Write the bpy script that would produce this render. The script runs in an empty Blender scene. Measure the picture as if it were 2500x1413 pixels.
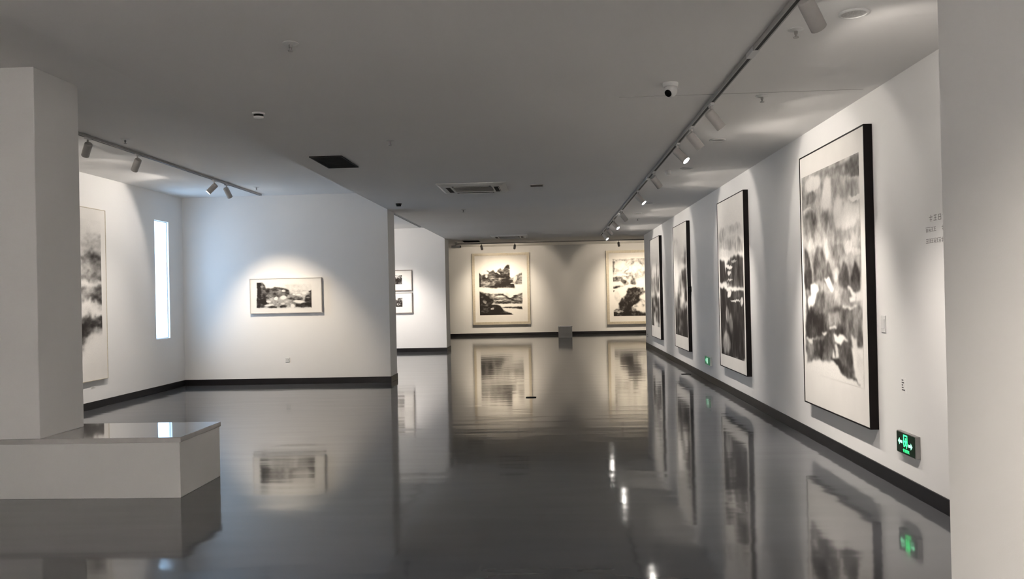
import bpy, bmesh, math, random
import numpy as np
from mathutils import Vector, Matrix

sc = bpy.context.scene
COL = sc.collection

# ------------------------------------------------------------------ camera
YAW, PITCH, ROLL, FPX = -0.0486, 0.0057, -0.0217, 2011.7
EYE = 1.6
fw = Vector((math.sin(YAW) * math.cos(PITCH), math.cos(YAW) * math.cos(PITCH), math.sin(PITCH)))
rt = fw.cross(Vector((0, 0, 1))).normalized()
up = rt.cross(fw)
r2 = rt * math.cos(ROLL) + up * math.sin(ROLL)
u2 = up * math.cos(ROLL) - rt * math.sin(ROLL)
cd = bpy.data.cameras.new('camera')
cd.sensor_fit = 'HORIZONTAL'
cd.sensor_width = 36.0
cd.lens = FPX / 2500.0 * 36.0
cd.clip_start, cd.clip_end = 0.05, 200
cam = bpy.data.objects.new('camera', cd)
cam.matrix_world = Matrix(((r2.x, u2.x, -fw.x, 0), (r2.y, u2.y, -fw.y, 0), (r2.z, u2.z, -fw.z, EYE), (0, 0, 0, 1)))
COL.objects.link(cam)
sc.camera = cam

# ------------------------------------------------------------------ world: even overcast daylight
DAY = (0.46, 0.69, 1.0)
DAY_STRENGTH = 4.4
w = bpy.data.worlds.new('overcast_sky')
sc.world = w
w.use_nodes = True
bg = w.node_tree.nodes['Background']
bg.inputs['Color'].default_value = (*DAY, 1)
bg.inputs['Strength'].default_value = DAY_STRENGTH

# ------------------------------------------------------------------ exposure / view
vs = sc.view_settings
vs.view_transform = 'Standard'
vs.look = 'None'
vs.exposure = 1.38
vs.gamma = 1.0
vs.use_curve_mapping = False
sc.cycles.use_denoising = True
sc.cycles.use_adaptive_sampling = True
sc.cycles.adaptive_threshold = 0.04
sc.cycles.max_bounces = 6
sc.cycles.diffuse_bounces = 4
sc.cycles.glossy_bounces = 3
sc.cycles.sample_clamp_indirect = 6.0
sc.cycles.blur_glossy = 0.6

# lamp strengths (watts of Blender spot lights)
P_WALL, P_SPILL = 64.0, 8.0
WARM = (1.0, 0.91, 0.82)
WARMER = (1.0, 0.84, 0.64)

# main dimensions of the place (metres)
XR, XE, XL = 2.72, -3.05, -6.98        # right wall, edge of the dropped ceiling / partition ends, left wall
ZC, ZA, ZF = 3.24, 3.56, 3.46          # ceiling heights: main, left bays, far hall
YW1, YW2, YF = 15.3, 23.53, 31.84      # partition fronts and far wall
XT = 1.41                              # long lighting track

# ------------------------------------------------------------------ materials
MATS = {}
def mat(name, col, rough=0.5, metal=0.0, noise=None, bump=None, emit=None, spec=0.5, coat=0.0):
    if name in MATS: return MATS[name]
    m = bpy.data.materials.new(name); m.use_nodes = True
    nt = m.node_tree; b = nt.nodes['Principled BSDF']
    b.inputs['Base Color'].default_value = (*col, 1)
    b.inputs['Roughness'].default_value = rough
    b.inputs['Metallic'].default_value = metal
    b.inputs['Specular IOR Level'].default_value = spec
    b.inputs['Coat Weight'].default_value = coat
    tc = nt.nodes.new('ShaderNodeTexCoord')
    if noise:
        sc_, amt = noise
        n = nt.nodes.new('ShaderNodeTexNoise'); n.inputs['Scale'].default_value = sc_; n.inputs['Detail'].default_value = 4
        nt.links.new(tc.outputs['Object'], n.inputs['Vector'])
        r = nt.nodes.new('ShaderNodeValToRGB')
        r.color_ramp.elements[0].position = 0.3; r.color_ramp.elements[1].position = 0.7
        r.color_ramp.elements[0].color = (*[c * (1 - amt) for c in col], 1)
        r.color_ramp.elements[1].color = (*[min(1, c * (1 + amt)) for c in col], 1)
        nt.links.new(n.outputs['Fac'], r.inputs['Fac']); nt.links.new(r.outputs['Color'], b.inputs['Base Color'])
    if bump:
        sc_, st = bump
        n = nt.nodes.new('ShaderNodeTexNoise'); n.inputs['Scale'].default_value = sc_; n.inputs['Detail'].default_value = 3
        nt.links.new(tc.outputs['Object'], n.inputs['Vector'])
        bp = nt.nodes.new('ShaderNodeBump'); bp.inputs['Strength'].default_value = st; bp.inputs['Distance'].default_value = 0.01
        nt.links.new(n.outputs['Fac'], bp.inputs['Height']); nt.links.new(bp.outputs['Normal'], b.inputs['Normal'])
    if emit:
        ec, es = emit
        b.inputs['Emission Color'].default_value = (*ec, 1); b.inputs['Emission Strength'].default_value = es
    MATS[name] = m
    return m

M_WALL = mat('white_wall_paint', (0.86, 0.852, 0.84), 0.62, noise=(0.8, 0.015), bump=(160, 0.05), spec=0.3)
M_CEIL = mat('ceiling_paint', (0.89, 0.88, 0.865), 0.8, noise=(0.6, 0.02), spec=0.2)
M_BASE = mat('black_skirting', (0.009, 0.008, 0.009), 0.45, noise=(6, 0.2), spec=0.25)
M_STONE = mat('polished_plinth_stone', (0.46, 0.445, 0.43), 0.05, noise=(9, 0.06), spec=0.7, coat=0.6)
M_PLINTH = mat('painted_plinth_side', (0.74, 0.735, 0.72), 0.55, noise=(2, 0.02), spec=0.3)
M_BLACKFRAME = mat('black_frame_wood', (0.006, 0.004, 0.004), 0.5, noise=(14, 0.25), spec=0.15)
M_PALEFRAME = mat('pale_frame_wood', (0.55, 0.49, 0.38), 0.42, noise=(20, 0.12))
M_GOLDFRAME = mat('champagne_frame', (0.56, 0.50, 0.39), 0.4, metal=0.1, noise=(25, 0.1))
M_GREYFRAME = mat('grey_brown_frame', (0.22, 0.19, 0.17), 0.45, noise=(20, 0.12))
M_WHITEFRAME = mat('white_box_frame', (0.50, 0.47, 0.44), 0.5, noise=(12, 0.03))
M_PAPER = mat('mount_paper', (0.80, 0.775, 0.735), 0.75, noise=(5, 0.02), spec=0.15)
M_RAIL = mat('rail_aluminium', (0.42, 0.41, 0.40), 0.45, metal=0.2, noise=(8, 0.05))
M_SLOT = mat('rail_dark_slot', (0.01, 0.01, 0.01), 0.6, noise=(8, 0.1))
M_HEAD = mat('lamp_head_paint', (0.50, 0.48, 0.46), 0.45, noise=(15, 0.04))
M_LENS = mat('lamp_lens_lit', (0.9, 0.9, 0.9), 0.3, emit=((1.0, 0.95, 0.88), 45.0))
M_WHITE = mat('white_plastic', (0.74, 0.74, 0.73), 0.4, noise=(10, 0.02))
M_DARK = mat('black_plastic', (0.004, 0.004, 0.004), 0.6, noise=(10, 0.1), spec=0.12)
M_DGREY = mat('dark_grey_metal', (0.02, 0.019, 0.018), 0.6, noise=(12, 0.1), spec=0.2)
M_GREYMETAL = mat('grey_metal', (0.35, 0.34, 0.33), 0.4, metal=0.7, noise=(12, 0.06))
M_INK = mat('grey_lettering', (0.24, 0.23, 0.225), 0.7, noise=(30, 0.1))
M_SIGN = mat('exit_sign_face', (0.008, 0.010, 0.008), 0.45, noise=(20, 0.15), spec=0.2, emit=((0.0, 0.25, 0.05), 0.012))
M_GLOW = mat('exit_sign_green', (0.05, 0.6, 0.2), 0.4, emit=((0.03, 0.95, 0.22), 1.0))
M_GLOWPALE = mat('exit_sign_pale_green', (0.2, 0.6, 0.35), 0.4, emit=((0.25, 1.0, 0.5), 0.9))
M_SIGNGREEN = mat('small_sign_green', (0.02, 0.16, 0.07), 0.4, noise=(20, 0.1), emit=((0.02, 0.4, 0.16), 0.07))
M_GLOWWHITE = mat('small_sign_white', (0.6, 0.75, 0.65), 0.4, emit=((0.55, 1.0, 0.75), 0.25))
M_WINFRAME = mat('white_window_frame', (0.75, 0.76, 0.77), 0.4, noise=(10, 0.02))

def floor_mat():
    m = bpy.data.materials.new('grey_epoxy_floor'); m.use_nodes = True
    nt = m.node_tree; b = nt.nodes['Principled BSDF']; L = nt.links.new
    tc = nt.nodes.new('ShaderNodeTexCoord')
    n = nt.nodes.new('ShaderNodeTexNoise'); n.inputs['Scale'].default_value = 0.5; n.inputs['Detail'].default_value = 5
    L(tc.outputs['Object'], n.inputs['Vector'])
    r = nt.nodes.new('ShaderNodeValToRGB')
    r.color_ramp.elements[0].position = 0.3; r.color_ramp.elements[1].position = 0.72
    r.color_ramp.elements[0].color = (0.074, 0.077, 0.083, 1); r.color_ramp.elements[1].color = (0.086, 0.089, 0.096, 1)
    L(n.outputs['Fac'], r.inputs['Fac']); L(r.outputs['Color'], b.inputs['Base Color'])
    b.inputs['Roughness'].default_value = 0.08
    b.inputs['IOR'].default_value = 1.57
    # slow unevenness of the poured floor
    mp = nt.nodes.new('ShaderNodeMapping'); mp.inputs['Scale'].default_value = (0.9, 3.2, 1)
    L(tc.outputs['Object'], mp.inputs['Vector'])
    n2 = nt.nodes.new('ShaderNodeTexNoise'); n2.inputs['Scale'].default_value = 1.0; n2.inputs['Detail'].default_value = 1.5
    L(mp.outputs['Vector'], n2.inputs['Vector'])
    bp = nt.nodes.new('ShaderNodeBump'); bp.inputs['Strength'].default_value = 0.62; bp.inputs['Distance'].default_value = 0.004
    L(n2.outputs['Fac'], bp.inputs['Height']); L(bp.outputs['Normal'], b.inputs['Normal'])
    return m
M_FLOOR = floor_mat()

def glass_mat():
    m = bpy.data.materials.new('window_glass'); m.use_nodes = True
    nt = m.node_tree; nt.nodes.clear(); L = nt.links.new
    o = nt.nodes.new('ShaderNodeOutputMaterial'); mx = nt.nodes.new('ShaderNodeMixShader')
    t = nt.nodes.new('ShaderNodeBsdfTransparent'); t.inputs['Color'].default_value = (0.93, 0.96, 0.97, 1)
    g = nt.nodes.new('ShaderNodeBsdfGlossy'); g.inputs['Roughness'].default_value = 0.03
    mx.inputs['Fac'].default_value = 0.06
    L(t.outputs[0], mx.inputs[1]); L(g.outputs[0], mx.inputs[2]); L(mx.outputs[0], o.inputs['Surface'])
    return m
M_GLASS = glass_mat()

def art_mat():
    m = bpy.data.materials.new('ink_wash_on_paper'); m.use_nodes = True
    nt = m.node_tree; b = nt.nodes['Principled BSDF']; L = nt.links.new
    a = nt.nodes.new('ShaderNodeAttribute'); a.attribute_name = 'ink'
    tc = nt.nodes.new('ShaderNodeTexCoord')
    n = nt.nodes.new('ShaderNodeTexNoise'); n.inputs['Scale'].default_value = 70; n.inputs['Detail'].default_value = 3
    L(tc.outputs['Object'], n.inputs['Vector'])
    mr = nt.nodes.new('ShaderNodeMapRange'); mr.inputs['To Min'].default_value = 0.88; mr.inputs['To Max'].default_value = 1.12
    L(n.outputs['Fac'], mr.inputs['Value'])
    mm = nt.nodes.new('ShaderNodeVectorMath'); mm.operation = 'SCALE'
    L(a.outputs['Color'], mm.inputs[0]); L(mr.outputs['Result'], mm.inputs['Scale'])
    L(mm.outputs['Vector'], b.inputs['Base Color'])
    b.inputs['Roughness'].default_value = 0.75; b.inputs['Specular IOR Level'].default_value = 0.15
    return m
M_ART = art_mat()

# ------------------------------------------------------------------ mesh helpers
class MB:
    def __init__(self): self.bm = bmesh.new()
    def box(self, a, b, bevel=0.0):
        x0, y0, z0 = [min(p, q) for p, q in zip(a, b)]; x1, y1, z1 = [max(p, q) for p, q in zip(a, b)]
        bm = self.bm
        v = [bm.verts.new(p) for p in ((x0,y0,z0),(x1,y0,z0),(x1,y1,z0),(x0,y1,z0),(x0,y0,z1),(x1,y0,z1),(x1,y1,z1),(x0,y1,z1))]
        f = [bm.faces.new([v[i] for i in q]) for q in ((3,2,1,0),(4,5,6,7),(0,1,5,4),(1,2,6,5),(2,3,7,6),(3,0,4,7))]
        if bevel > 0:
            es = list({e for k in f for e in k.edges})
            bmesh.ops.bevel(bm, geom=es, offset=bevel, segments=2, affect='EDGES', profile=0.5)
        return self
    def lathe(self, prof, seg=24, mtx=None):
        """profile of (radius, height) turned about local z"""
        bm = self.bm; rings = []
        for r, h in prof:
            if r <= 1e-6:
                p = Vector((0, 0, h)); rings.append([bm.verts.new(mtx @ p if mtx else p)])
            else:
                ring = []
                for i in range(seg):
                    t = 2 * math.pi * i / seg; p = Vector((r * math.cos(t), r * math.sin(t), h))
                    ring.append(bm.verts.new(mtx @ p if mtx else p))
                rings.append(ring)
        for a, b in zip(rings[:-1], rings[1:]):
            for i in range(seg):
                j = (i + 1) % seg
                if len(a) == 1 and len(b) == 1: continue
                if len(a) == 1: bm.faces.new((a[0], b[j], b[i]))
                elif len(b) == 1: bm.faces.new((a[i], a[j], b[0]))
                else: bm.faces.new((a[i], a[j], b[j], b[i]))
        return self
    def tube(self, p, q, r, seg=12):
        p, q = Vector(p), Vector(q); d = q - p
        m = Matrix.Translation(p) @ d.to_track_quat('Z', 'Y').to_matrix().to_4x4()
        return self.lathe([(0, 0), (r, 0), (r, d.length), (0, d.length)], seg, m)
    def poly(self, pts, thick):
        """flat outline in local x-z, extruded along -y from y=0"""
        bm = self.bm
        a = [bm.verts.new((x, -thick, z)) for x, z in pts]; b = [bm.verts.new((x, 0, z)) for x, z in pts]
        bm.faces.new(a); bm.faces.new(b[::-1])
        n = len(pts)
        for i in range(n):
            j = (i + 1) % n; bm.faces.new((a[j], a[i], b[i], b[j]))
        return self
    def build(self, name, material, parent=None, smooth=False, loc=None):
        bmesh.ops.recalc_face_normals(self.bm, faces=self.bm.faces[:])
        me = bpy.data.meshes.new(name); self.bm.to_mesh(me); self.bm.free()
        me.materials.append(material)
        if smooth:
            for p in me.polygons: p.use_smooth = True
            me.set_sharp_from_angle(angle=math.radians(38))
        o = bpy.data.objects.new(name, me); COL.objects.link(o)
        if parent: o.parent = parent
        if loc: o.location = loc
        return o

def empty(name, loc, rz=0.0):
    o = bpy.data.objects.new(name, None); COL.objects.link(o)
    o.empty_display_size = 0.1; o.location = loc; o.rotation_euler = (0, 0, rz)
    return o
def tag(o, label, cat, group=None):
    o['label'] = label; o['category'] = cat
    if group: o['group'] = group
    return o
def struct(o, label=None):
    o['kind'] = 'structure'
    if label: o['label'] = label
    return o
def copy_tree(o, parent=None):
    c = o.copy(); COL.objects.link(c); c.parent = parent
    for ch in list(o.children):
        copy_tree(ch, c)
    return c

# ------------------------------------------------------------------ room shell
struct(MB().box((-7.4, -5.4, -0.12), (8.4, 32.2, 0)).build('floor', M_FLOOR), 'glossy dark grey poured floor')
struct(MB().box((XE, -5.3, ZC), (3.02, 24.2, 3.75)).build('ceiling', M_CEIL), 'lower main ceiling over the middle of the hall')
struct(MB().box((-7.28, -5.3, ZA), (XE, 24.2, 3.75)).build('ceiling_left', M_CEIL), 'higher ceiling of the left bays')
struct(MB().box((-7.28, 24.2, ZF), (8.3, 32.1, 3.75)).build('ceiling_far', M_CEIL), 'ceiling of the far hall')

# left wall with tall slit windows; only one is in view, the others light the same bays
WIN = [(14.20, 14.73), (20.2, 20.73)]
WZ0, WZ1 = 0.94, 3.05
b = MB(); y = -5.3
for a, c in sorted(WIN):
    b.box((-7.28, y, 0), (XL, a, 3.6)); b.box((-7.28, a, 0), (XL, c, WZ0)); b.box((-7.28, a, WZ1), (XL, c, 3.6)); y = c
b.box((-7.28, y, 0), (XL, 31.84, 3.6))
struct(b.build('wall_left', M_WALL), 'white left wall with a slit window')
for i, (a, c) in enumerate(WIN):
    wn = struct(empty('window_%d' % (i + 1), (-7.03, (a + c) / 2, WZ0)), 'tall narrow slit window full of daylight')
    hw, hh = (c - a) / 2, WZ1 - WZ0
    f = MB()
    f.box((-0.012, -hw, 0), (0.012, -hw + 0.012, hh)); f.box((-0.012, hw - 0.012, 0), (0.012, hw, hh))
    f.box((-0.012, -hw + 0.012, 0), (0.012, hw - 0.012, 0.012)); f.box((-0.012, -hw + 0.012, hh - 0.012), (0.012, hw - 0.012, hh))
    f.build('window_frame', M_WINFRAME, wn)
    MB().box((-0.006, -hw + 0.012, 0.012), (0.006, hw - 0.012, hh - 0.012)).build('pane', M_GLASS, wn)
    pl = bpy.data.lights.new('daylight_portal', 'AREA'); pl.shape = 'RECTANGLE'; pl.size = c - a; pl.size_y = hh; pl.cycles.is_portal = True
    po = bpy.data.objects.new('daylight_portal', pl); COL.objects.link(po); po.parent = wn
    po.location = (-0.262, 0, hh / 2); po.rotation_euler = (math.pi / 2, 0, -math.pi / 2)

struct(MB().box((XL, YW1, 0), (XE, 15.94, ZA)).build('wall_middle', M_WALL), 'white partition wall carrying one small landscape')
struct(MB().box((XL, YW2, 0), (XE, 24.4, ZA)).build('wall_inner', M_WALL), 'white second partition with two stacked prints')
struct(MB().box((XR, 2.8, 0), (3.02, 24.28, ZC)).build('wall_right', M_WALL), 'long white right wall hung with tall paintings')
struct(MB().box((1.30, -5.3, 0), (1.62, 2.8, ZC)).box((1.62, 2.5, 0), (3.02, 2.8, ZC)).build('wall_near', M_WALL), 'plain wall end close on the right')
struct(MB().box((-7.28, YF, 0), (8.3, 32.1, ZF + 0.1)).build('wall_far', M_WALL), 'far wall with two large framed paintings')
struct(MB().box((8.0, 24.28, 0), (8.3, YF, ZF + 0.1)).box((3.02, 24.0, 0), (8.3, 24.28, 3.7)).build('wall_far_right', M_WALL))
struct(MB().box((-7.28, -5.3, 0), (1.3, -5.0, ZA)).build('wall_back', M_WALL))

BH, BT = 0.112, 0.014
def base(name, *boxes):
    b = MB()
    for p, q in boxes: b.box((*p, 0), (*q, BH), 0.004)
    struct(b.build(name, M_BASE), 'black skirting board')
base('baseboard_right', ((XR - BT, 2.8), (XR, 24.28)))
base('baseboard_left', ((XL, -5.0), (XL + BT, YW1 - BT)))
base('baseboard_middle', ((XL, YW1 - BT), (XE + BT, YW1)), ((XE, YW1), (XE + BT, 15.94)))
base('baseboard_inner', ((XL, YW2 - BT), (XE + BT, YW2)), ((XE, YW2), (XE + BT, 24.4)))
base('baseboard_far', ((XL, YF - BT), (8.0, YF)))
struct(MB().box((0.6, 6.975, ZC - 0.0015), (2.62, 6.981, ZC)).build('trim_1', mat('ceiling_joint', (0.38, 0.37, 0.36), 0.8, noise=(9, 0.05))), 'fine joint line across the ceiling')

# ------------------------------------------------------------------ column on its plinth
c = empty('column', (-4.59, 6.90, 0.494))
MB().box((-0.36, -0.32, 0), (0.36, 0.32, ZA - 0.494), 0.006).build('shaft', M_WALL, c)
tag(c, 'square white column standing on the low plinth', 'column')
p = empty('plinth', (-4.59, 6.99, 0))
MB().box((-1.53, -0.405, 0), (1.53, 0.4, 0.452), 0.003).build('body', M_PLINTH, p)
MB().box((-1.54, -0.41, 0.452), (1.54, 0.41, 0.494), 0.003).build('top_slab', M_STONE, p)['label'] = 'polished grey stone top'
tag(p, 'low white plinth with polished grey top around the column foot', 'plinth')

# ------------------------------------------------------------------ ink wash paintings
def vnoise(x, y, seed):
    n = 257; g = np.random.RandomState(seed).rand(n, n)
    xi = np.floor(x).astype(int); yi = np.floor(y).astype(int)
    fx = x - xi; fy = y - yi; fx = fx * fx * (3 - 2 * fx); fy = fy * fy * (3 - 2 * fy)
    a = g[yi % n, xi % n]; b_ = g[yi % n, (xi + 1) % n]; c_ = g[(yi + 1) % n, xi % n]; d = g[(yi + 1) % n, (xi + 1) % n]
    return (a * (1 - fx) + b_ * fx) * (1 - fy) + (c_ * (1 - fx) + d * fx) * fy
def fbm(x, y, seed, o=4):
    s = 0; a = 0.5; t = 0
    for k in range(o):
        s = s + a * vnoise(x * 2 ** k + 17 * k, y * 2 ** k + 31 * k, seed + k); t += a; a *= 0.55
    return s / t
def sample(grid, u, v):
    G = np.array(grid, float); R, C = G.shape
    x = np.clip(u * C - 0.5, 0, C - 1); yv = np.clip(v * R - 0.5, 0, R - 1)
    x0 = np.minimum(x.astype(int), C - 2) if C > 1 else x.astype(int); y0 = np.minimum(yv.astype(int), R - 2)
    fx = x - x0; fy = yv - y0; fx = fx * fx * (3 - 2 * fx); fy = fy * fy * (3 - 2 * fy)
    return (G[y0, x0] * (1 - fx) + G[y0, x0 + 1] * fx) * (1 - fy) + (G[y0 + 1, x0] * (1 - fx) + G[y0 + 1, x0 + 1] * fx) * fy

def blur(m, n):
    for _ in range(n):
        m = np.pad(m, 1, mode='edge')
        m = (m[:-2, 1:-1] + m[2:, 1:-1] + m[1:-1, :-2] + m[1:-1, 2:] + 2 * m[1:-1, 1:-1]) / 6
    return m
def inside(pts, U, V):
    r = np.zeros(U.shape, bool); n = len(pts)
    for i in range(n):
        (x1, y1), (x2, y2) = pts[i], pts[(i + 1) % n]
        if y1 == y2: continue
        r ^= ((V < y1) != (V < y2)) & (U < (x2 - x1) * (V - y1) / (y2 - y1) + x1)
    return r.astype(float)
def washes(ops, U, V):
    """brush washes laid one over another: 'e' soft round touch, 'p' outlined patch"""
    D = np.zeros(U.shape)
    for o in ops:
        if o[0] == 'e':
            _, val, u, v, ru, rv, ang = o
            t = math.radians(ang); du, dv = (U - u) / max(ru, 1e-3), (V - v) / max(rv, 1e-3)
            if ang:
                k = rv / max(ru, 1e-3); x = (U - u) / ru; y = (V - v) / rv * k
                du = x * math.cos(t) + y * math.sin(t); dv = (-x * math.sin(t) + y * math.cos(t)) / k
            m = np.clip(1.35 - (du * du + dv * dv), 0, 1); m = m * m * (3 - 2 * m)
        else:
            _, val, soft, pts = o
            m = blur(inside(pts, U, V), soft * 2 + 1)
        D = D * (1 - m) + val * m
    return D

PAPER = np.array((0.80, 0.775, 0.735)); INK = np.array((0.022, 0.018, 0.016))
def artwork(parent, grid, w, h, x0, z0, yoff, seed, nu=90, nv=140, warp=0.05, detail=0.5, aniso=(1.0, 1.0), soft=None):
    """tonal plan -> ink wash; dark values are ink, 0 is bare paper.  soft(v) thins the detail (mist)"""
    us = np.linspace(0, 1, nu + 1); vsn = np.linspace(0, 1, nv + 1)
    U, V = np.meshgrid(us, vsn)
    asp = h / w; ax, ay = aniso
    wu = (fbm(U * 6, V * 6 * asp, seed) - 0.5) * warp * 2 + (fbm(U * 16, V * 16 * asp, seed + 9) - 0.5) * warp
    wv = (fbm(U * 6 + 40, V * 6 * asp, seed + 20) - 0.5) * warp * 2 / asp + (fbm(U * 18, V * 14 * asp, seed + 5) - 0.5) * warp / asp
    D = washes(grid, U + wu, V + wv) if isinstance(grid[0], tuple) else sample(grid, np.clip(U + wu, 0, 1), np.clip(V + wv, 0, 1))
    n1 = fbm(U * 9 * ax, V * 9 * asp * ay, seed + 50, 5) - 0.5
    n2 = fbm(U * 26 * ax, V * 26 * asp * ay, seed + 70, 3) - 0.5
    amp = np.clip(4 * D * (1.15 - D), 0, 1) * detail
    if soft: amp = amp * soft(V)
    D = D + amp * (n1 * 1.7 + n2 * 1.1)
    D = np.clip(D, 0, 1)
    D = np.clip(D * 1.12, 0, 1); D = D * D * (3 - 2 * D) * 0.6 + D * 0.4
    colr = PAPER * (1 - D[..., None]) ** 1.5 + INK * (1 - (1 - D[..., None]) ** 1.5)
    verts = np.stack([x0 + U * w, np.full_like(U, yoff), z0 + (1 - V) * h], -1).reshape(-1, 3)
    idx = np.arange((nu + 1) * (nv + 1)).reshape(nv + 1, nu + 1)
    q = np.stack([idx[1:, :-1], idx[1:, 1:], idx[:-1, 1:], idx[:-1, :-1]], -1).reshape(-1, 4)
    me = bpy.data.meshes.new('artwork'); me.from_pydata(verts.tolist(), [], q.tolist()); me.update()
    ca = me.color_attributes.new('ink', 'FLOAT_COLOR', 'POINT')
    rgba = np.concatenate([colr.reshape(-1, 3), np.ones((len(verts), 1))], 1).astype(np.float32)
    ca.data.foreach_set('color', rgba.ravel())
    me.materials.append(M_ART)
    o = bpy.data.objects.new('artwork', me); COL.objects.link(o); o.parent = parent
    o['label'] = 'black ink wash landscape'
    return o

def painting(label, loc, rz, w, h, frame_m, art_rect, grid, seed, group, face=0.012, depth=0.07, lip=0.006, inner=None, **kw):
    """local: x to the viewer's right, -y out of the wall, z up; origin at the foot of the frame"""
    t = tag(empty('framed_painting', loc, rz), label, 'painting', group)
    f = MB(); hw = w / 2
    f.box((-hw, -depth, 0), (-hw + face, 0, h)); f.box((hw - face, -depth, 0), (hw, 0, h))
    f.box((-hw + face, -depth, 0), (hw - face, 0, face)); f.box((-hw + face, -depth, h - face), (hw - face, 0, h))
    f.build('frame', frame_m, t)
    if inner:       # second, inner moulding
        iw, im = inner; a = hw - face; s = depth - lip - 0.004
        g = MB()
        g.box((-a, -s - 0.012, face), (-a + iw, -0.02, h - face)); g.box((a - iw, -s - 0.012, face), (a, -0.02, h - face))
        g.box((-a + iw, -s - 0.012, face), (a - iw, -0.02, face + iw)); g.box((-a + iw, -s - 0.012, h - face - iw), (a - iw, -0.02, h - face))
        g.build('inner_moulding', im, t)
    yb = -(depth - lip)
    MB().box((-hw + face, yb, face), (hw - face, -0.01, h - face)).build('mount', M_PAPER, t)
    x0, z0, aw, ah = art_rect
    artwork(t, grid, aw, ah, x0, z0, yb - 0.0012, seed, **kw)
    return t

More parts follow.
